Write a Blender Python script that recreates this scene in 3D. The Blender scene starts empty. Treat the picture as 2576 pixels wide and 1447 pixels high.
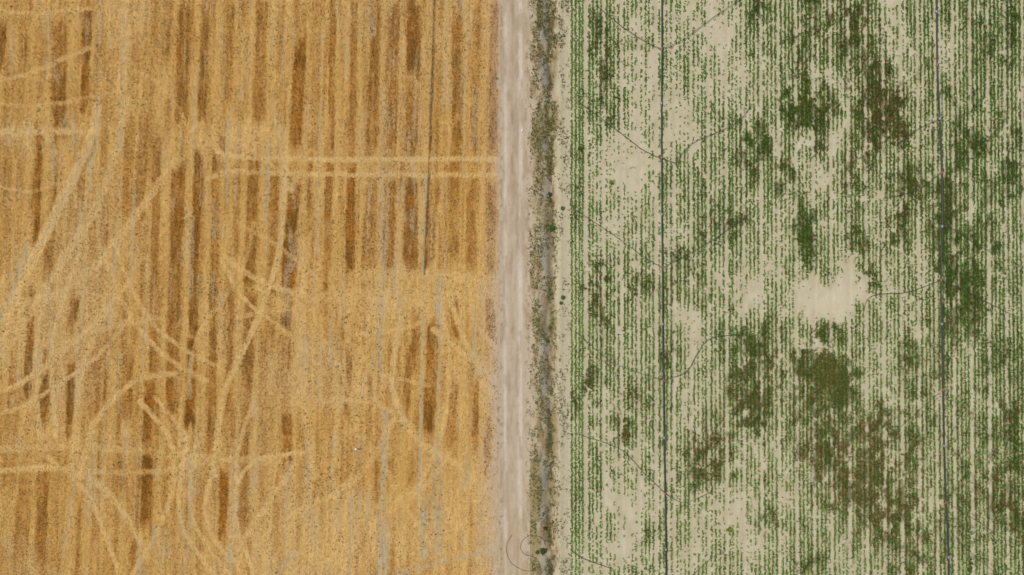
import bpy, math, numpy as np
from mathutils import Vector
rng=np.random.default_rng(7)
S=0.045; W=2576.; H=1447.
ALB=0.62
def wx(x): return (x-1288.)*S
def wy(y): return (723.5-y)*S
# ---------- noise ----------
def _h(ix,iy,seed):
    n=(ix.astype(np.int64)*374761393+iy.astype(np.int64)*668265263+seed*1442695041)&0xffffffff
    n=((n^(n>>13))*1274126177)&0xffffffff
    n=((n^(n>>16))*2246822519)&0xffffffff
    n=n^(n>>15)
    return (n&0xffffff)/float(0xffffff)
def vn(x,y,sx,sy,seed):
    a=x/sx; b=y/sy
    ia=np.floor(a); ib=np.floor(b); fa=a-ia; fb=b-ib
    fa=fa*fa*(3-2*fa); fb=fb*fb*(3-2*fb)
    h00=_h(ia,ib,seed);h10=_h(ia+1,ib,seed);h01=_h(ia,ib+1,seed);h11=_h(ia+1,ib+1,seed)
    return (h00*(1-fa)+h10*fa)*(1-fb)+(h01*(1-fa)+h11*fa)*fb
def fbm(x,y,sx,sy,seed,o=4,g=.55):
    t=0;a=1.;s=0
    for i in range(o):
        t=t+a*vn(x+i*37.3,y+i*91.7,sx/2**i,sy/2**i,seed+i*17); s+=a; a*=g
    return t/s
def ss(a,b,v):
    t=np.clip((v-a)/(b-a),0,1); return t*t*(3-2*t)
def lin(c):
    c=np.array(c,float)/255.
    return np.where(c<=.04045,c/12.92,((c+.055)/1.055)**2.4)
def segd(x,y,p,q):
    dx,dy=q[0]-p[0],q[1]-p[1]; L=dx*dx+dy*dy+1e-9
    t=np.clip(((x-p[0])*dx+(y-p[1])*dy)/L,0,1)
    return np.hypot(x-p[0]-t*dx,y-p[1]-t*dy)
def polyd(x,y,P):
    d=segd(x,y,P[0],P[1])
    for i in range(1,len(P)-1): d=np.minimum(d,segd(x,y,P[i],P[i+1]))
    return d
def cat(P,nper=10):
    P=np.array(P,float); out=[]
    for i in range(len(P)-1):
        p0=P[max(i-1,0)];p1=P[i];p2=P[i+1];p3=P[min(i+2,len(P)-1)]
        for t in np.arange(nper)/nper:
            out.append(.5*((2*p1)+(-p0+p2)*t+(2*p0-5*p1+4*p2-p3)*t*t+(-p0+3*p1-3*p2+p3)*t**3))
    out.append(P[-1]); return np.array(out)
# ---------- feature tables (plan coordinates) ----------
STR=[(8,40,4,170,9,.9),(150,60,150,360,20,.75),(222,0,212,290,10,.9),(100,300,88,640,11,.8),(215,340,200,520,10,.5),
(80,730,68,1010,11,.9),(135,520,118,700,13,.6),(125,880,105,1060,16,.7),(140,1100,135,1440,12,.35),(60,1200,40,1440,14,.5),(110,1180,100,1440,17,.6),
(190,750,178,840,13,.8),(178,900,176,1100,12,.9),(245,850,235,1060,16,.55),(292,790,285,900,9,.6),(330,290,318,560,14,.5),(322,880,318,1060,14,.6),(305,1110,312,1250,12,.6),
(362,290,352,560,14,.6),(395,340,385,960,12,.65),(378,960,368,1110,15,.95),(372,1110,364,1330,16,1.),(465,0,455,310,18,.75),(450,400,432,1050,18,.75),(425,1050,410,1380,10,.35),
(520,0,508,300,11,.75),(500,380,486,840,12,.95),(484,840,476,1080,13,1.),(545,380,530,1150,11,.7),(580,0,572,260,11,.6),(560,300,555,420,12,.5),(582,690,575,1060,9,.65),(600,400,592,660,7,.45),(565,1180,560,1370,13,.85),(505,1180,500,1440,10,.4),
(660,0,652,310,15,.6),(640,370,628,720,15,.75),(632,720,620,1000,16,.7),(618,1000,612,1330,14,.7),(692,380,684,760,11,.65),(665,800,660,1320,11,.4),
(765,0,757,90,12,.4),(757,90,742,380,17,.9),(742,470,727,600,17,1.),(727,590,724,750,17,1.1),(724,770,720,830,14,1.),(722,850,716,960,14,.6),(722,1040,722,1110,15,1.),(722,1110,722,1160,13,.9),(705,0,700,330,9,.35),
(805,0,795,390,7,.4),(838,0,832,400,8,.7),(832,400,822,560,11,.8),(830,560,815,740,10,.5),(893,0,884,400,9,.6),(884,400,880,690,12,.95),(878,880,874,1060,8,.7),
(945,0,936,390,16,.7),(936,450,930,710,16,.55),(995,0,986,390,13,.75),(984,450,978,700,13,.75),(985,860,975,1060,8,.5),(1042,0,1038,200,18,1.),(1038,200,1034,390,17,.7),(1034,450,1030,690,18,.95),(1035,850,1020,1050,12,.65),
(1098,100,1088,390,12,.45),(1088,450,1078,680,14,.6),(1090,800,1084,960,16,.75),(1082,950,1076,1090,16,.95),(1125,380,1120,680,7,.5),(1152,0,1148,300,14,.75),(1148,300,1140,670,15,.6),(1142,740,1145,860,11,.75),(1142,960,1130,1130,13,.5),
(1200,0,1192,380,11,.6),(1190,450,1184,690,16,.55),(1196,960,1196,1130,8,.7),(1243,0,1242,390,12,.75),(1240,450,1238,600,13,.8),(1238,600,1236,700,10,.6),(1230,750,1245,880,13,.8),(1226,1060,1226,1200,10,.65),(1246,880,1246,1060,8,.3),
(830,900,820,1100,11,.3),(930,940,930,1130,10,.45),(880,1100,875,1200,8,.4),(1035,1120,1030,1220,10,.45),(800,1150,795,1250,9,.4),(25,150,10,700,15,.35),(60,0,50,330,10,.35),(270,130,255,620,9,.4),
(842,1140,836,1240,9,.4),(915,1300,905,1420,9,.25),(985,1130,975,1230,9,.4),(1160,1340,1155,1400,10,.35),(700,1190,690,1420,12,.35),(760,1190,752,1380,10,.3)]
PALE=[([(230,20),(100,35),(0,25)],6,.5),([(230,120),(60,190),(0,200)],7,.6),([(300,230),(120,265),(0,262)],6,.4),([(245,330),(0,332)],10,.8),
([(245,270),(215,380),(100,620),(30,760),(0,860)],14,.95),([(320,250),(260,480),(170,640),(40,840),(0,900)],12,.7),([(440,400),(330,560),(210,700),(90,760),(0,770)],11,.7),
([(400,800),(250,830),(130,900),(60,1060)],9,.5),([(540,370),(640,398),(1255,400)],7,.8),([(520,450),(590,430),(700,437),(1255,441)],7,.7),
([(720,330),(715,500),(700,640),(650,800),(560,1000),(540,1200)],8,.8),([(735,480),(690,420),(560,330)],7,.6),([(560,640),(640,700),(780,750)],7,.7),([(560,660),(620,760),(760,860)],6,.6),
([(900,690),(1050,690),(1255,705)],16,.5),([(760,760),(900,740),(1010,760),(1250,730)],18,.5),([(1120,700),(1165,850),(1240,1000)],8,.8),([(1090,830),(1180,900),(1255,960)],8,.8),([(1010,800),(985,960),(1030,1080),(1100,1150)],8,.8),
([(1060,1120),(1150,1170),(1255,1260)],9,.8),([(0,1130),(250,1125),(480,1150),(700,1160)],11,.5),([(0,1185),(170,1180),(290,1260),(370,1400)],9,.8),([(170,1180),(330,1190),(560,1160)],8,.5),
([(540,1160),(515,1280),(540,1360),(600,1420)],6,.9),([(640,1000),(600,1130),(590,1300),(560,1447)],6,.7),([(800,780),(700,780),(600,800)],7,.5),([(440,940),(340,960),(240,1060),(200,1200)],8,.8),
([(820,1010),(940,1010),(1060,1100)],9,.6),([(0,470),(90,480),(260,420)],5,.4),([(740,1170),(680,1260),(600,1380)],9,.7),([(770,600),(760,900),(790,1200)],11,.6),([(860,980),(840,1180),(850,1447)],9,.6),([(1000,1040),(900,1200),(740,1290)],9,.6),
([(470,1100),(450,1250),(470,1350),(540,1447)],6,1.),([(490,1120),(478,1250),(500,1340),(580,1447)],5,.9),([(250,620),(330,800),(420,900),(520,960)],7,.6),([(280,600),(360,780),(450,870),(560,930)],6,.6),
([(160,640),(110,760),(90,900),(100,1100)],6,.9),([(200,640),(150,780),(130,900),(140,1100)],6,.9),([(330,700),(260,800),(200,960),(180,1180)],7,.8),([(0,980),(60,960),(200,850),(300,740)],7,.8),([(0,1040),(80,1010),(240,900),(330,790)],6,.7),
([(600,560),(700,620),(800,700)],6,.5),([(640,560),(600,700),(500,840),(470,1000)],6,.5),([(300,1447),(260,1330),(210,1230),(120,1150)],7,.8),([(640,1447),(600,1330),(590,1240),(640,1160),(760,1140)],6,.8),
([(1180,690),(1190,800),(1250,880)],6,.8),([(1140,690),(1100,780),(1010,830),(900,840)],7,.6),([(960,1150),(1010,1260),(1080,1360)],7,.6),([(900,880),(960,940),(1080,970)],6,.5),([(260,60),(330,160),(420,230),(480,330)],6,.4),
([(640,720),(760,800),(860,930),(900,1100)],6,.5),([(350,1010),(420,1090),(440,1200),(400,1330),(330,1447)],7,.8),([(390,1000),(460,1090),(480,1200)],6,.6),([(1100,720),(1130,900),(1110,1090),(1040,1250)],7,.7),([(1130,1140),(1060,1230),(900,1290)],7,.6)]
PALE=[(cat(P,3),w,s) for P,w,s in PALE]
WIDEPALE=[(120,330,150,30,.6),(620,340,130,40,.8),(420,480,60,90,.35),(320,60,70,110,.7),(300,200,60,70,.6),(40,800,60,110,.8),(230,730,70,70,.5),(850,1340,320,110,.75),(1150,1330,130,120,.75),(1010,760,240,60,.7),(900,1000,60,160,.5),(770,880,60,120,.5),(700,1400,60,60,.4),(850,470,60,30,.2),(600,560,40,40,.3),(1170,1000,80,120,.45),(230,1100,200,40,.4),(690,60,60,80,.4),(60,640,60,60,.4),(330,640,40,60,.4)]
GREY=[([(252,0),(245,330),(225,470),(190,600)],4,.8),([(312,0),(300,420),(285,700),(275,830)],4,.75),([(20,700),(110,600),(215,390)],5,.6),([(70,620),(30,740),(0,800)],7,.7),([(150,950),(140,1060)],4,.5),
([(420,20),(408,300)],3,.35),([(597,380),(592,500)],4,.6),([(677,360),(672,470),(668,560)],6,.7),([(690,250),(690,340)],3,.5),([(716,400),(708,560),(700,660)],5,.6),([(808,90),(803,400),(800,640)],4,.6),([(806,860),(802,1010)],4,.6),
([(967,220),(963,480),(957,700),(952,860),(962,960)],5,.8),([(1009,780),(998,1000)],3,.4),([(1072,440),(1066,680),(1062,900),(1056,1180),(1052,1290)],4.5,.85),([(1106,690),(1104,810)],9,.9),([(1107,800),(1100,1100),(1092,1300)],4.5,.8),
([(970,1040),(965,1200),(962,1447)],9,.8),([(962,1300),(962,1447)],15,.9),([(1065,1260),(1065,1400)],12,.8),([(1100,1290),(1098,1390)],11,.7),([(1200,180),(1205,420)],3,.4),([(880,1000),(850,1040)],3,.4),
([(375,560),(362,860),(352,1000)],4,.5),([(345,1110),(342,1200)],4,.5),([(575,1380),(580,1447)],8,.6),([(350,1370),(350,1447)],7,.6),([(790,1280),(790,1380)],9,.6),([(740,1390),(690,1447)],9,.6),([(1000,1447),(1120,1412),(1280,1372)],7,.7),
([(1020,1432),(1180,1395),(1290,1390)],3,.6),([(1215,700),(1210,940)],5,.5),([(1208,1130),(1215,1447)],12,.4),([(265,1090),(255,1250)],4,.5),([(195,1180),(150,1447)],4,.6),([(450,1280),(460,1360)],4,.5),([(600,1050),(590,1200)],4,.4),([(1180,850),(1175,1000)],4,.35),([(28,1000),(20,1150)],4,.5)]
BL=[(1500,730,26,75,.9,.9),(1540,790,30,50,.5,.7),(1560,1085,30,60,.7,.8),(1590,710,30,40,.7,.4),(1645,725,30,45,.6,.3),(1785,1160,50,75,.7,.6),(1900,860,55,55,.8,.2),(1885,1020,38,75,1.1,.3),(1960,930,60,60,.4,.2),
(2075,960,60,74,1.3,.15),(2080,1090,20,55,1.,0),(2040,1150,35,60,.8,.8),(2130,1180,40,70,.8,.9),(2230,1130,80,85,.7,.7),(2200,1230,85,55,.6,.7),(2290,1360,75,75,.8,.7),(2190,1290,55,55,.6,.8),(1935,1300,22,30,.7,.8),(1922,1225,26,22,.6,.8),
(2100,30,55,60,.9,.3),(1920,15,30,30,.6,.4),(2000,130,30,50,.6,.4),(1895,340,28,60,1.,.3),(1870,420,22,40,.7,.5),(2015,275,50,45,1.3,.1),(1975,440,22,60,1.,.3),(2020,580,20,70,1.3,.1),(2215,220,45,65,1.1,.8),(2250,310,30,60,1.,.9),(2190,330,25,60,.8,.8),(2080,250,22,50,.9,.2),(2065,370,20,55,.8,.4),
(2390,720,24,110,1.2,0),(2445,720,14,120,1.,0),(2380,520,25,70,.8,.2),(2480,1240,60,60,.5,.6),(2540,1100,36,90,.6,.5),(2560,1290,30,60,.5,.4),(1750,690,22,60,.5,.2),(1700,640,30,20,.5,.6),(1530,220,20,60,.7,.8),(1515,120,25,40,.4,.6),(1452,390,14,30,.7,.8),(1448,510,14,90,.3,0),
(2300,900,40,70,.6,.2),(2155,610,18,55,.8,.3),(2255,560,22,60,.8,.4),(1610,1010,30,60,.5,.7),(2440,360,30,60,.5,.2),(2040,1420,35,30,.9,.3),(1835,1330,10,12,.6,0),(2195,700,25,25,.8,.5),(1840,560,30,30,.7,.4),(1780,540,16,60,.5,.4),(2500,580,14,90,.6,0),(2300,470,25,60,.8,.3),(1440,1000,12,60,.5,0),(1680,900,30,40,.4,.4),(1640,1330,22,40,.5,.3),(2150,90,40,70,.4,.3),(2540,60,20,70,.5,0),(1500,100,20,100,.3,.2),(2060,820,60,24,.6,.2),(1490,980,26,60,.5,.6),(2150,420,40,60,.4,.5),(2540,420,20,80,.5,0),
(2180,1050,220,260,.18,.3),(1900,960,120,160,.16,.2),(2200,300,160,260,.16,.2),(1780,1100,90,120,.12,.3),(2440,800,90,400,.12,0),
(2085,757,60,42,-1.6,0),(2165,740,26,22,-1.,0),(2060,880,38,12,-1.4,0),(2140,670,22,50,-.7,0),(1620,260,60,150,-.4,0),(1600,420,60,50,-.35,0),(1715,330,25,60,-.35,0),(1590,1270,50,60,-.6,0),(1590,1390,60,40,-.35,0),(2390,110,40,60,-.5,0),(2060,450,24,60,-.6,0),(1790,60,60,60,-.3,0),(1910,740,40,50,-.4,0),(1740,790,30,60,-.3,0),(1730,1010,30,30,-.35,0),(2505,1010,22,30,-.6,0),(1830,150,40,80,-.25,0),(1640,560,40,50,-.3,0),(1990,520,20,60,-.2,0),(2280,130,20,70,-.3,0),(1810,1280,60,60,-.2,0),(1740,1390,30,50,-.3,0),(1890,1400,50,50,-.2,0)]
def density(x,y):
    fn=fbm(x,y,15,26,335,3,.75)
    d=.41+.85*(fbm(x,y,70,150,301,4,.75)-.5)+.8*(fn-.5)+.4*(vn(x,y,11,60,337)-.5)+.13*ss(2230,2400,x)
    b=.6*(fbm(x,y,110,110,55,3)-.38)
    jx=x+22*(fbm(x,y,22,22,88,2)-.5)*2; jy=y+34*(fbm(x,y,26,26,89,2)-.5)*2
    mod=np.clip(.2+1.8*(fn-.22),.2,1.5)
    for (cx,cy,rx,ry,a,br) in BL:
        g=np.exp(-(((jx-cx)/rx)**2+((jy-cy)/ry)**2)**1.2*.7)
        d=d+a*g*.85*(mod if a>0 else 1); b=b+br*g*(a>0)*.8
    return d,np.clip(b,0,1)
# ---------- ground fields ----------
st=2.2
fx=np.arange(-130,2706,st); fy=np.arange(-110,1560,st)
geo=lambda a:np.cumsum(a*1.45**np.arange(18))
xs=np.concatenate([(fx[0]-geo(12.))[::-1],fx,fx[-1]+geo(12.)])
ys=np.concatenate([(fy[0]-geo(12.))[::-1],fy,fy[-1]+geo(12.)])
def idx(v): return int(np.argmin(abs(xs-v)))
i1,i2,i3=idx(1258),idx(1334),idx(1430)
def mixc(c,d,m): return c*(1-m[...,None])+d*m[...,None]
def ditch_c(y): return 1386+9*(fbm(y,y,160,160,9,3)-.5)*2
def height(x,y):
    z=.05*(fbm(x,y,60,60,5,3)-.5)
    rd=ss(1248,1262,x)*(1-ss(1328,1342,x)); z=z-.06*rd
    for c in (1270,1306): z=z-.035*np.exp(-((x-c-3*(vn(y,y,90,90,3)-.5))/4.)**2)
    z=z-.38*np.exp(-((x-ditch_c(y))/13.)**2)*(.5+.8*vn(x,y,14,40,10))+.12*np.exp(-((x-1352)/10.)**2)*vn(x,y,10,30,11)+.1*np.exp(-((x-1408)/8.)**2)
    ph=((x-1437)%44)
    bed=ss(-6,0,ph)*(1-ss(32,40,ph)); z=z+ss(1432,1440,x)*.03*bed*(x<2720)
    fur=segd(x,y,(1096,-60),(1084,350)); fur=np.minimum(fur,segd(x,y,(1084,350),(1070,690)))
    z=z-.16*np.exp(-(fur/3.)**2)
    return z
def grid(name,a,b,colf,mat):
    X,Y=np.meshgrid(xs[a:b+1],ys)
    Z=height(X,Y)
    C=colf(X,Y)
    n=X.shape[0];m=X.shape[1]
    co=np.stack([wx(X),wy(Y),Z],-1).reshape(-1,3)
    I=np.arange(n*m).reshape(n,m)
    F=np.stack([I[1:,:-1],I[1:,1:],I[:-1,1:],I[:-1,:-1]],-1).reshape(-1,4)
    return mesh(name,co,F,C.reshape(-1,3),mat,True)
def mesh(name,co,F,C,mat,smooth=False):
    me=bpy.data.meshes.new(name)
    k=F.shape[1]
    me.vertices.add(len(co)); me.vertices.foreach_set('co',co.astype(np.float32).ravel())
    me.loops.add(F.size); me.loops.foreach_set('vertex_index',F.astype(np.int32).ravel())
    me.polygons.add(len(F)); me.polygons.foreach_set('loop_start',(np.arange(len(F))*k).astype(np.int32))
    me.polygons.foreach_set('loop_total',np.full(len(F),k,np.int32))
    if smooth: me.polygons.foreach_set('use_smooth',np.ones(len(F),bool))
    me.update(calc_edges=True)
    at=me.color_attributes.new('col','FLOAT_COLOR','POINT')
    cc=np.ones((len(co),4),np.float32); cc[:,:3]=np.clip(C,0,1)
    at.data.foreach_set('color',cc.ravel())
    me.materials.append(mat)
    ob=bpy.data.objects.new(name,me); bpy.context.collection.objects.link(ob)
    return ob
# ---------- materials ----------
def soilmat(name,scale,stretch,amp,bump,rot=0.):
    m=bpy.data.materials.new(name); m.use_nodes=True; N=m.node_tree; nd=N.nodes; L=N.links
    bs=nd['Principled BSDF']; bs.inputs['Roughness'].default_value=.95; bs.inputs['Specular IOR Level'].default_value=.1
    a=nd.new('ShaderNodeAttribute'); a.attribute_name='col'
    tc=nd.new('ShaderNodeTexCoord'); mp=nd.new('ShaderNodeMapping'); mp.inputs['Scale'].default_value=(1,stretch,1); mp.inputs['Rotation'].default_value=(0,0,rot)
    L.new(tc.outputs['Object'],mp.inputs['Vector'])
    n1=nd.new('ShaderNodeTexNoise'); n1.inputs['Scale'].default_value=scale; n1.inputs['Detail'].default_value=6; n1.inputs['Roughness'].default_value=.7
    L.new(mp.outputs[0],n1.inputs['Vector'])
    n2=nd.new('ShaderNodeTexNoise'); n2.inputs['Scale'].default_value=scale*2.7; n2.inputs['Detail'].default_value=3
    L.new(tc.outputs['Object'],n2.inputs['Vector'])
    ad=nd.new('ShaderNodeMath'); ad.operation='ADD'; L.new(n1.outputs[0],ad.inputs[0]); L.new(n2.outputs[0],ad.inputs[1])
    mr=nd.new('ShaderNodeMapRange'); mr.inputs['From Min'].default_value=.7; mr.inputs['From Max'].default_value=1.3; mr.inputs['To Min'].default_value=1-amp; mr.inputs['To Max'].default_value=1+amp
    L.new(ad.outputs[0],mr.inputs['Value'])
    mx=nd.new('ShaderNodeVectorMath'); mx.operation='SCALE'; L.new(a.outputs['Color'],mx.inputs[0]); L.new(mr.outputs[0],mx.inputs['Scale'])
    L.new(mx.outputs[0],bs.inputs['Base Color'])
    bp=nd.new('ShaderNodeBump'); bp.inputs['Strength'].default_value=bump; bp.inputs['Distance'].default_value=.05
    L.new(ad.outputs[0],bp.inputs['Height']); L.new(bp.outputs[0],bs.inputs['Normal'])
    return m
def leafmat(name,rough=.7):
    m=bpy.data.materials.new(name); m.use_nodes=True; nd=m.node_tree.nodes; L=m.node_tree.links
    bs=nd['Principled BSDF']; bs.inputs['Roughness'].default_value=rough; bs.inputs['Specular IOR Level'].default_value=.08
    a=nd.new('ShaderNodeAttribute'); a.attribute_name='col'; 
    n=nd.new('ShaderNodeTexNoise'); n.inputs['Scale'].default_value=9.
    tc=nd.new('ShaderNodeTexCoord'); L.new(tc.outputs['Object'],n.inputs['Vector'])
    mr=nd.new('ShaderNodeMapRange'); mr.inputs['To Min'].default_value=.8; mr.inputs['To Max'].default_value=1.2; L.new(n.outputs[0],mr.inputs['Value'])
    mx=nd.new('ShaderNodeVectorMath'); mx.operation='SCALE'; L.new(a.outputs['Color'],mx.inputs[0]); L.new(mr.outputs[0],mx.inputs['Scale'])
    L.new(mx.outputs[0],bs.inputs['Base Color']); return m
def plain(name,rgb,rough=.5,metal=0.):
    m=bpy.data.materials.new(name); m.use_nodes=True; nd=m.node_tree.nodes; L=m.node_tree.links
    bs=nd['Principled BSDF']; bs.inputs['Roughness'].default_value=rough; bs.inputs['Metallic'].default_value=metal
    n=nd.new('ShaderNodeTexNoise'); n.inputs['Scale'].default_value=6.; r=nd.new('ShaderNodeValToRGB')
    r.color_ramp.elements[0].color=(*[c*.7 for c in rgb],1); r.color_ramp.elements[1].color=(*[min(1,c*1.3) for c in rgb],1)
    L.new(n.outputs[0],r.inputs[0]); L.new(r.outputs[0],bs.inputs['Base Color']); return m
m_st=soilmat('stubble_straw',5.,.22,.2,.6,math.radians(-1.9)); m_rd=soilmat('dirt',6.,.6,.10,.45); m_vg=soilmat('verge_soil',7.,.5,.22,.8); m_cf=soilmat('sandy_soil',7.,.7,.10,.5)
m_leaf=leafmat('crop_leaf'); m_straw=leafmat('straw',.6)
# ---------- left masks ----------
def stubble_masks(x,y):
    jx=x+7*(fbm(x,y,30,80,21,3)-.5)+4*(vn(x,y,4,9,22)-.5); jy=y+44*(vn(x,y,10,30,23)-.5)
    lean=(42+22*np.clip(1-x/600,0,1.5))*(1-ss(1130,1240,x))
    yc=np.clip(y,-200,1700)
    u=x-lean*(.5-yc/H)
    wp=np.zeros_like(x)
    for (cx,cy,rx,ry,a) in WIDEPALE: wp=np.maximum(wp,a*np.exp(-(((jx-cx)/rx)**2+((jy-cy)/ry)**2)))
    wp=wp*(.6+.8*fbm(x,y,16,60,47,3))
    dark=np.zeros_like(x)
    for (x0,y0,x1,y1,w,s) in STR:
        c=x0+(x1-x0)*np.clip((jy-y0)/(y1-y0),-.1,1.1)
        ed=1-ss(w*.62,w*1.3,np.abs(jx-c))
        en=ss(y0-22,y0+30,jy)*(1-ss(y1-30,y1+22,jy))
        dark=np.maximum(dark,ed*en*s)
    dark=dark*(.35+.95*fbm(x,y,9,40,24,4,.75))
    uw=u+16*(fbm(u,y,120,500,36,2)-.5)
    ph=.5+.5*np.cos(uw/46*2*np.pi+1.2)
    bg=(.38*ph**1.3*ss(.3,.7,fbm(u,y,40,150,31,4,.7))+.26*ss(.45,.85,vn(u,y,8,120,33)))*(1-.7*np.clip(wp,0,1))
    dark=np.maximum(dark,bg*(.5+.9*fbm(x,y,8,20,39,3,.7)))
    fine=fbm(u,y,5.5,110,34,2); dark=dark+.34*(fine-.45)
    pale=np.zeros_like(x)
    px_=x+5*(fbm(x,y,16,30,48,3)-.5); py_=y+6*(fbm(x,y,26,26,44,2)-.5)
    for P,w,s in PALE:
        d=polyd(px_,py_,P); pale=np.maximum(pale,(1-ss(w*.4,w*1.4,d))*s)
    pale=np.clip(pale*(.5+.95*fbm(x,y,18,36,46,3,.75)),0,1)
    dark=dark*(1-.92*np.clip(pale*1.3,0,1))
    grey=np.zeros_like(x)
    br=ss(.25,.55,fbm(x,y,7,45,61,3))
    for P,w,s in GREY:
        d=polyd(x+3*(vn(x,y,8,14,45)-.5),y,P); grey=np.maximum(grey,(1-ss(w*.6,w*1.25,d))*s*br)
    gl=.55*ss(.60,.74,vn(uw,y,6,300,71))*ss(.44,.64,fbm(x,y,24,80,72,2)); grey=np.maximum(grey,gl*(x<1200))
    return np.clip(dark,0,1.2),np.clip(np.maximum(pale*.78,wp*.8),0,1),grey,u
G=dict(pale=lin((210,167,96)),lt=lin((230,194,130)),dk=lin((170,110,34)),vd=lin((106,80,40)),grey=lin((182,169,137)),road=lin((198,181,158)),rut=lin((218,205,186)),sand=lin((201,191,161)),sgrey=lin((164,165,155)),olive=lin((144,134,92)),brown=lin((164,142,106)))
def stub_col(x,y):
    dark,pale,grey,u=stubble_masks(x,y)
    n=fbm(x,y,120,120,81,4); f=vn(u,y,3.2,40,83); g=vn(x,y,5,7,84)
    c=mixc(np.broadcast_to(G['pale'],x.shape+(3,)).copy(),G['lt'],np.clip(.8*(n-.4)+.8*pale,0,1))
    c=mixc(c,G['dk'],np.clip(dark*1.15+.34*(f-.45)*(.4+dark),0,1))
    vdm=np.clip((dark-.40)*1.6,0,.8)*ss(.35,.65,fbm(x,y,24,70,85,3))
    c=mixc(c,G['vd'],vdm)
    c=mixc(c,G['grey'],np.clip(grey,0,1))
    c=c*(1+.22*(g-.5)+.22*(f-.5))[...,None]
    gy=.4*ss(.45,.75,fbm(x,y,200,300,86,2)); c=mixc(c,lin((204,178,132)),gy*(1-np.clip(dark,0,1)))
    fur=np.minimum(segd(x,y,(1096,-60),(1084,350)),segd(x,y,(1084,350),(1070,690)))
    c=mixc(c,lin((84,72,50)),(1-ss(1.8,5,fur))*.8*ss(.2,.45,vn(x,y,6,30,87)))
    e=ss(1190,1262,x+36*(fbm(x,y,14,40,88,3)-.5))*(.4+.5*ss(500,900,y)); e=np.maximum(e,ss(1240,1262,x+18*(fbm(x,y,9,22,90,3)-.5)))
    c=mixc(c,G['road'],np.clip(e,0,1))
    return c*ALB
def road_col(x,y):
    c=np.broadcast_to(G['road'],x.shape+(3,)).copy()
    n=fbm(x,y,10,60,101,4)
    for cc,w in ((1270,4),(1306,4.5),(1312,2)):
        c=mixc(c,G['rut'],np.exp(-((x-cc-3*(vn(y,y,90,90,3)-.5))/w)**2)*(.4+.6*vn(x,y,8,60,102)))
    c=mixc(c,lin((172,152,124)),.6*ss(.48,.72,n)+.4*np.exp(-((x-1289)/6)**2)*ss(.35,.7,vn(x,y,6,25,103)))
    c=mixc(c,lin((170,148,116)),.6*ss(.52,.72,fbm(x,y,7,12,104,3))*(1-ss(1262,1268,x)+ss(1318,1326,x)+.35))
    b=ss(1150,1447,y)*.5; c=mixc(c,lin((190,168,128)),b*ss(.35,.6,n))
    return c*ALB
def verge_col(x,y):
    n=fbm(x,y,12,28,111,4,.7); n2=fbm(x,y,40,100,113,3,.7); wb=24*(fbm(x,y,20,44,119,3)-.5)
    c=np.broadcast_to(G['brown'],x.shape+(3,)).copy()
    c=mixc(c,lin((192,177,146)),ss(.4,.58,n))
    c=mixc(c,G['road'],1-ss(1330,1350,x+wb))
    c=mixc(c,lin((178,144,92)),ss(.5,.7,n2)*np.exp(-((x-1344)/9)**2)*.6)
    c=mixc(c,G['olive'],ss(.45,.62,n2)*.6*(1-ss(1395,1410,x)))
    c=mixc(c,G['sgrey'],np.exp(-((x-1369+wb*.4)/10)**2)*(.9*ss(.4,.6,fbm(x,y,18,60,114,3,.7))))
    c=mixc(c,lin((92,88,66)),np.exp(-((x-ditch_c(y)+wb*.3)/5.)**2)*ss(.42,.66,fbm(x,y,10,34,115,3,.7))*.7)
    c=mixc(c,G['sand'],ss(1390,1410,x+wb))
    return c*ALB
def crop_col(x,y):
    d,b=density(x,y)
    c=np.broadcast_to(G['sand'],x.shape+(3,)).copy()
    n=fbm(x,y,16,24,121,4); c=mixc(c,lin((211,202,174)),ss(.45,.75,n)*.6); c=mixc(c,lin((176,166,130)),np.clip((.45-n)*1.5,0,.6))
    ph=((x-1437)%44); rr=np.zeros_like(x)
    for r in (0,10,20,30): rr=np.maximum(rr,np.exp(-((ph-r)/2.6)**2))
    inb=ss(1432,1437,x)
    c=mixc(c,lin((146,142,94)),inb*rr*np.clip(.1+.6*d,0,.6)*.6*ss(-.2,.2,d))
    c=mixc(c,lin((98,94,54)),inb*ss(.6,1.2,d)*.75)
    c=mixc(c,lin((214,206,180)),np.clip(-d,0,1)*.6)
    far=np.maximum(ss(2706,2800,x),np.maximum(ss(-110,-300,y),ss(1560,1700,y)))*inb
    c=mixc(c,lin((112,130,74)),far*.75)
    return c*ALB
grid('stubble_field',0,i1,stub_col,m_st)
grid('dirt_road',i1,i2,road_col,m_rd)
grid('drainage_ditch_verge',i2,i3,verge_col,m_vg)
grid('crop_field',i3,len(xs)-1,crop_col,m_cf)
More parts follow.
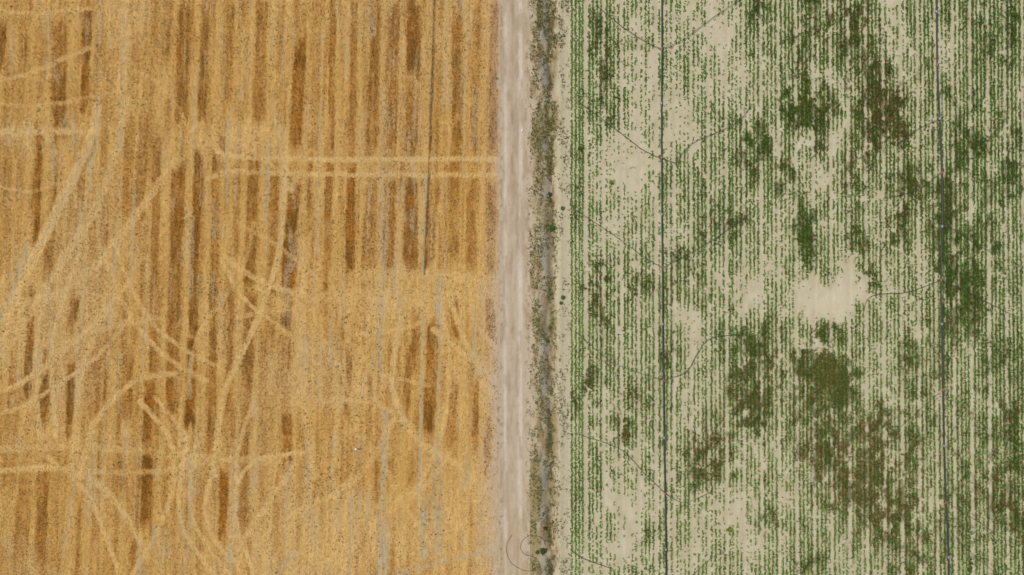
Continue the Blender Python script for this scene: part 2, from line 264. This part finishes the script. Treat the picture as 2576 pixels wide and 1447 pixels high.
# ---------- leaf scatter ----------
def leaves(name,px,py,size,hgt,nl,col,mat,spread=1.,wid=.32,colvar=.25):
    n=len(px); base=np.repeat(np.stack([wx(px),wy(py),height(px,py)],-1),nl,0)
    sz=np.repeat(size,nl)*rng.uniform(.6,1.3,n*nl); hg=np.repeat(hgt,nl)*rng.uniform(.4,1.3,n*nl)
    th=rng.uniform(0,2*np.pi,n*nl)
    off=rng.normal(0,.25,(n*nl,2))*np.repeat(size,nl)[:,None]*spread
    base[:,:2]+=off; base[:,2]+=.01+hg*rng.uniform(0,.6,n*nl)
    d=np.stack([np.cos(th),np.sin(th)],-1); p=np.stack([-np.sin(th),np.cos(th)],-1)
    v=np.zeros((n*nl,4,3)); w=sz*wid
    v[:,0]=base
    v[:,1,:2]=base[:,:2]+d*(sz*.55)[:,None]+p*w[:,None]; v[:,1,2]=base[:,2]+hg*.45
    v[:,2,:2]=base[:,:2]+d*sz[:,None]; v[:,2,2]=base[:,2]+hg*.40
    v[:,3,:2]=base[:,:2]+d*(sz*.55)[:,None]-p*w[:,None]; v[:,3,2]=base[:,2]+hg*.5
    C=np.repeat(col,nl,0)*rng.uniform(1-colvar,1+colvar,(n*nl,1)); C=np.repeat(C,4,0)
    F=np.arange(n*nl*4).reshape(-1,4)
    return mesh(name,v.reshape(-1,3),F,C,mat)
X=[];Y=[]
k=0
for b in range(29):
    for r in range(4):
        k+=1
        x0=1438+44*b+9.6*r+rng.normal(0,.5)
        if b==0 and r==3: x0-=2
        y=np.arange(-105,1552,2.4); y=y+rng.normal(0,.7,len(y))
        x=x0+10*(y/H-.5)*(x0-1437)/1100+rng.normal(0,.9,len(y))+1.5*(vn(y,y*0+k,120,1,7)-.5)
        d,_=density(x,y)
        if b==0: d=d+.35
        p=np.clip(d*1.7+.12,.03,1)*ss(.22,.46,vn(y,y*0+k*13.,6.5,1,17)*.55+vn(y,y*0+k*7.,30,1,19)*.3+.42*d)
        kp=rng.random(len(y))<p
        X.append(x[kp]);Y.append(y[kp])
px=np.concatenate(X);py=np.concatenate(Y)
d,b=density(px,py); dd=np.clip(d,0,1.25)
gcol=lin((100,138,50))*.68; gdk=lin((60,90,32))*.60; gbr=lin((112,86,42))*.6
t=np.clip(dd*.95-.10+rng.normal(0,.25,len(dd)),0,1)[:,None]
col=gcol*(1-t)+gdk*t
isb=(rng.random(len(px))<b*.4*(dd>.5))[:,None]; col=np.where(isb,gbr,col)
leaves('crop_rows',px,py,.115+.05*dd,.06+.10*dd,6,col,m_leaf,1.,.35,.3)
n=160000; x=rng.uniform(1437,2700,n); y=rng.uniform(-105,1552,n); d,b=density(x,y)
cl=fbm(x,y,14,14,211,3,.7)
p=np.clip((d-.5)*.8,0,.75)*ss(.38,.6,cl)+.045*ss(.5,.7,cl)*(d>-.5)
kp=rng.random(n)<p; x=x[kp];y=y[kp];d=np.clip(d[kp],0,1.3);b=b[kp]
mm=(rng.random(len(x))<np.clip(.16+b*.65,0,.7))[:,None]
t=rng.random(len(x))[:,None]
br=lin((126,94,54))*.6*(1-t)+lin((76,62,32))*.6*t; gr=gdk*(1-t*.6)+lin((110,130,46))*.5*t*.6
leaves('field_weeds',x,y,.10+.05*d,.10+.10*d,5,np.where(mm,br,gr),m_leaf,1.3,.25,.35)
n=800; x=rng.normal(2078,27,n); y=rng.normal(945,36,n); t=rng.random(n)[:,None]
leaves('wild_plant_patch',x,y,np.full(n,.14),np.full(n,.18),6,(lin((126,120,60))*(1-t)+lin((84,90,44))*t)*.62,m_leaf,1.3,.25)
n=44000; x=rng.uniform(1325,1440,n); y=rng.uniform(-105,1552,n); cl=fbm(x,y,14,34,221,3,.7)
pr=np.exp(-((x-1386)/11)**2)*.8*ss(.4,.58,cl)+np.exp(-((x-1350)/15)**2)*.34*ss(.3,.6,cl)+.26*ss(.46,.64,cl)*(x<1432)*(x>1333)
pr=pr*(1+.8*ss(250,60,y)*(x>1350))
kp=rng.random(n)<pr; x=x[kp];y=y[kp]; t=rng.random(len(x))[:,None]
c1=lin((110,122,64)); c2=lin((68,84,44)); c3=lin((158,134,82))
col=(c1*(1-t)+c2*t)*.6; q=(rng.random(len(x))<.28)[:,None]; col=np.where(q,c3*.62,col)
leaves('ditch_grass',x,y,rng.uniform(.05,.14,len(x)),rng.uniform(.06,.16,len(x)),5,col,m_leaf,1.2,.2)
n=70000; x=rng.uniform(-120,1262,n); y=rng.uniform(-105,1552,n); cl=fbm(x,y,60,90,231,4,.7)
pr=.03+.4*ss(.52,.7,cl)
for (cx,cy,rx,ry,a) in [(340,400,60,130,.5),(390,150,30,40,.4),(830,40,10,90,.7),(900,800,70,160,.4),(810,1200,40,60,.6),(1140,790,20,60,.5),(700,640,60,160,.2),(520,760,40,120,.3),(1240,1090,20,160,.3),(900,1220,80,60,.4)]:
    pr=pr+a*np.exp(-((x-cx)/rx)**2-((y-cy)/ry)**2)
kp=rng.random(n)<pr*.42; x=x[kp];y=y[kp];t=rng.random(len(x))[:,None]
leaves('stubble_weeds',x,y,rng.uniform(.05,.12,len(x)),rng.uniform(.05,.12,len(x)),5,(lin((112,112,50))*(1-t)+lin((68,80,38))*t)*.62,m_leaf,1.3,.25)
def straw(name,n,stand):
    x=rng.uniform(-120,1256,n); y=rng.uniform(-105,1552,n)
    dark,pale,grey,u=stubble_masks(x,y)
    kp=rng.random(n)<((dark*1.1) if stand else (1-.55*dark))*(1-.9*grey)*(1-.8*ss(1215,1256,x)); x=x[kp];y=y[kp];dark=dark[kp];pale=pale[kp]
    n=len(x); z=height(x,y)
    th=rng.normal(np.pi/2,.5 if stand else .9,n); L=rng.uniform(.10,.2,n) if stand else rng.uniform(.12,.30,n)
    w=rng.uniform(.018,.035,n); up=rng.uniform(.10,.22,n) if stand else rng.uniform(.01,.06,n)
    c=np.stack([wx(x),wy(y)],-1); d=np.stack([np.cos(th),np.sin(th)],-1)*L[:,None]*.5; p=np.stack([-np.sin(th),np.cos(th)],-1)*w[:,None]
    v=np.zeros((n,4,3)); zz=z+.015
    v[:,0,:2]=c-d-p; v[:,1,:2]=c-d+p; v[:,2,:2]=c+d+p*.5; v[:,3,:2]=c+d-p*.5
    v[:,:2,2]=zz[:,None]; v[:,2:,2]=(zz+up)[:,None]
    t=np.clip(dark*1.1+rng.normal(0,.15,n),0,1)[:,None]; pl=(pale*.8)[:,None]
    a=lin((221,180,106))*(1-pl)+lin((236,203,140))*pl; b=lin((176,118,40)); C=(a*(1-t)+b*t)*ALB*rng.uniform(.75,1.2,(n,1))
    return mesh(name,v.reshape(-1,3),np.arange(n*4).reshape(-1,4),np.repeat(C,4,0),m_straw)
straw('straw_litter',180000,False); straw('standing_stubble',230000,True)
def shrub(x,y,r,col):
    r=r*.75
    n=int(60+r*20); a=rng.normal(0,1,(n,3)); a/=np.linalg.norm(a,axis=1)[:,None]; a*=rng.uniform(.4,1,(n,1)); a[:,2]=np.abs(a[:,2])
    lob=1+.35*np.sin(3*np.arctan2(a[:,1],a[:,0])+x)
    o=leaves('shrub',x+a[:,0]*r*lob,y+a[:,1]*r*lob,np.full(n,.12),np.full(n,.10),3,lin(col)*.62*rng.uniform(.6,1.3,(n,1)),m_leaf,1.,.3)
    me=o.data; co=np.zeros(len(me.vertices)*3,np.float32); me.vertices.foreach_get('co',co); co=co.reshape(-1,3)
    co[:,2]+=np.repeat(a[:,2]*r*S*.9,12); me.vertices.foreach_set('co',co.ravel()); me.update()
for q in [(1390,573,9,(70,108,48)),(1415,524,4,(90,122,70)),(1416,748,4.5,(88,118,64)),(1411,762,3,(88,116,64)),(1366,1386,9,(70,98,54)),(1352,1388,4,(84,104,64)),(1378,858,4,(76,98,50)),(1384,488,4,(72,84,50)),(1538,460,5,(116,146,56)),(1372,1330,4,(72,86,50)),(1834,1332,7,(118,136,48))]: shrub(*q)
# ---------- pipes ----------
m_pipe=plain('pipe_metal',(.022,.026,.03),.6,0.); m_red=plain('red_plastic',(.28,.07,.04)); m_blue=plain('blue_grey_plastic',(.16,.24,.30)); m_hose=plain('black_rubber_hose',(.04,.036,.032),.6); m_white=plain('white_plastic',(.8,.8,.8))
def tube(name,P,r,mat,z0,jit=0.,k=8):
    q=cat(P); q=q+rng.normal(0,jit,q.shape); Z=height(q[:,0],q[:,1])+z0
    c=np.stack([wx(q[:,0]),wy(q[:,1]),Z],-1); T=np.gradient(c,axis=0); T/=np.linalg.norm(T,axis=1)[:,None]
    n1=np.cross(T,[0,0,1.]); n1/=np.linalg.norm(n1,axis=1)[:,None]; n2=np.cross(n1,T)
    an=np.arange(k)*2*np.pi/k
    v=c[:,None]+r*(np.cos(an)[None,:,None]*n1[:,None]+np.sin(an)[None,:,None]*n2[:,None])
    n=len(c); I=np.arange(n*k).reshape(n,k); F=np.stack([I[:-1],np.roll(I[:-1],-1,1),np.roll(I[1:],-1,1),I[1:]],-1).reshape(-1,4)
    return mesh(name,v.reshape(-1,3),F,np.ones((n*k,3)),mat,True)
def cyl(name,x,y,z,r,h,mat,par,rot=(0,0,0)):
    bpy.ops.mesh.primitive_cylinder_add(vertices=14,radius=r,depth=h,location=(x,y,z),rotation=rot)
    o=bpy.context.object;o.name=name;o.data.materials.append(mat);o.parent=par;return o
def pipe(P,joints):
    e=bpy.data.objects.new('irrigation_pipe',None); bpy.context.collection.objects.link(e)
    t=tube('pipe_run',P,.085,m_pipe,.22,.15); t.parent=e
    Pa=np.array(P,float); ysr=Pa[:,1]
    for i,jy in enumerate(joints):
        jx=np.interp(jy,ysr,Pa[:,0]); X0,Y0=wx(jx),wy(jy); z=float(height(np.array([jx]),np.array([jy]))[0])+.22
        cyl('coupling',X0,Y0,z,.12,.24,m_red if i%2 else m_blue,e,(math.pi/2,0,0))
        cyl('riser',X0,Y0,z+.32,.022,.6,m_pipe,e)
        cyl('sprinkler_body',X0,Y0,z+.66,.05,.10,m_blue if i%2 else m_red,e)
        cyl('sprinkler_arm',X0+.05,Y0,z+.70,.018,.22,m_pipe,e,(0,math.pi/2.3,0))
        cyl('stand_foot',X0,Y0,z-.14,.02,.4,m_pipe,e,(0,math.pi/2,0))
pipe([(1664,-110),(1664,0),(1664,125),(1663,262),(1663,398),(1664,540),(1665,674),(1666,815),(1668,955),(1670,1100),(1672,1240),(1674,1380),(1675,1560)],[-10,125,262,398,540,674,815,955,1100,1240,1380])
pipe([(2350,-110),(2353,0),(2355,165),(2361,300),(2366,435),(2367,560),(2364,705),(2366,815),(2369,980),(2372,1120),(2377,1262),(2383,1400),(2386,1560)],[32,165,300,435,570,705,815,980,1120,1262,1400])
for P in [[(1664,125),(1620,105),(1560,65),(1500,15)],[(1664,125),(1720,100),(1780,55),(1860,0)],[(1663,398),(1620,380),(1560,335),(1500,290),(1450,255)],[(1663,398),(1700,410),(1716,385),(1745,358),(1800,335),(1860,302),(1892,262)],
 [(1665,674),(1610,640),(1540,590),(1450,530)],[(1665,674),(1730,640),(1800,598),(1890,535)],[(1668,955),(1600,935),(1530,905),(1450,835)],[(1668,955),(1725,935),(1755,885),(1790,850),(1870,842)],
 [(1672,1240),(1620,1190),(1560,1130),(1450,1090)],[(1672,1240),(1720,1262),(1790,1235)],[(1435,1382),(1470,1405),(1540,1430)],[(2364,705),(2280,735),(2190,745),(2168,790)],[(2361,300),(2300,330),(2250,370)],[(2366,435),(2300,480),(2220,500)],
 [(2369,980),(2300,1040),(2240,1095)],[(2377,1262),(2440,1300),(2500,1340)],[(2384,1330),(2430,1380),(2500,1440)],[(2364,705),(2440,740),(2560,800)],[(2367,560),(2430,600),(2500,640)],[(1845,1400),(1800,1395),(1740,1447)]]:
    tube('irrigation_hose',P,.028,m_hose,.20,.35,6)
loop=[(1288,1346),(1276,1368),(1276,1396),(1290,1420),(1320,1436),(1345,1434),(1356,1418),(1345,1402),(1322,1396),(1310,1380),(1316,1358),(1336,1348),(1362,1352),(1372,1372)]
tube('loose_hose',loop,.024,m_hose,.03,.2,6)
def litter(x,y,a,b,r):
    bpy.ops.mesh.primitive_grid_add(x_subdivisions=6,y_subdivisions=6,size=1,location=(wx(x),wy(y),float(height(np.array([x]),np.array([y]))[0])+.08),rotation=(.1,.05,r))
    o=bpy.context.object;o.name='plastic_sheet_litter';o.scale=(a,b,1)
    for v in o.data.vertices: v.co.z+=rng.normal(0,.03); v.co.x+=rng.normal(0,.04)
    o.data.materials.append(m_white)
litter(1313,328,.14,.32,-.4); litter(895,1130,.2,.26,.5); litter(1500,655,.1,.1,.2)
# ---------- light / camera ----------
w=bpy.data.worlds.new('World'); bpy.context.scene.world=w; w.use_nodes=True
sk=w.node_tree.nodes.new('ShaderNodeTexSky'); sk.sky_type='NISHITA'; sk.sun_disc=False
el,az=math.radians(60),math.radians(300)
sk.sun_elevation=el; sk.sun_rotation=az; sk.dust_density=3.
bg=w.node_tree.nodes['Background']; w.node_tree.links.new(sk.outputs[0],bg.inputs[0]); bg.inputs[1].default_value=.09
L=bpy.data.lights.new('sun','SUN'); L.energy=4.0; L.angle=math.radians(6); L.color=(1,.95,.86)
so=bpy.data.objects.new('sun',L); bpy.context.collection.objects.link(so)
dv=Vector((math.sin(az)*math.cos(el),math.cos(az)*math.cos(el),math.sin(el)))
so.rotation_euler=dv.to_track_quat('Z','Y').to_euler()
cam=bpy.data.cameras.new('camera'); co=bpy.data.objects.new('camera',cam); bpy.context.collection.objects.link(co)
cam.lens=24; cam.sensor_width=36; cam.clip_end=5000; co.location=(0,0,W*S*24/36)
bpy.context.scene.camera=co
sc=bpy.context.scene; sc.view_settings.view_transform='Standard'; sc.view_settings.look='None'; sc.view_settings.exposure=0
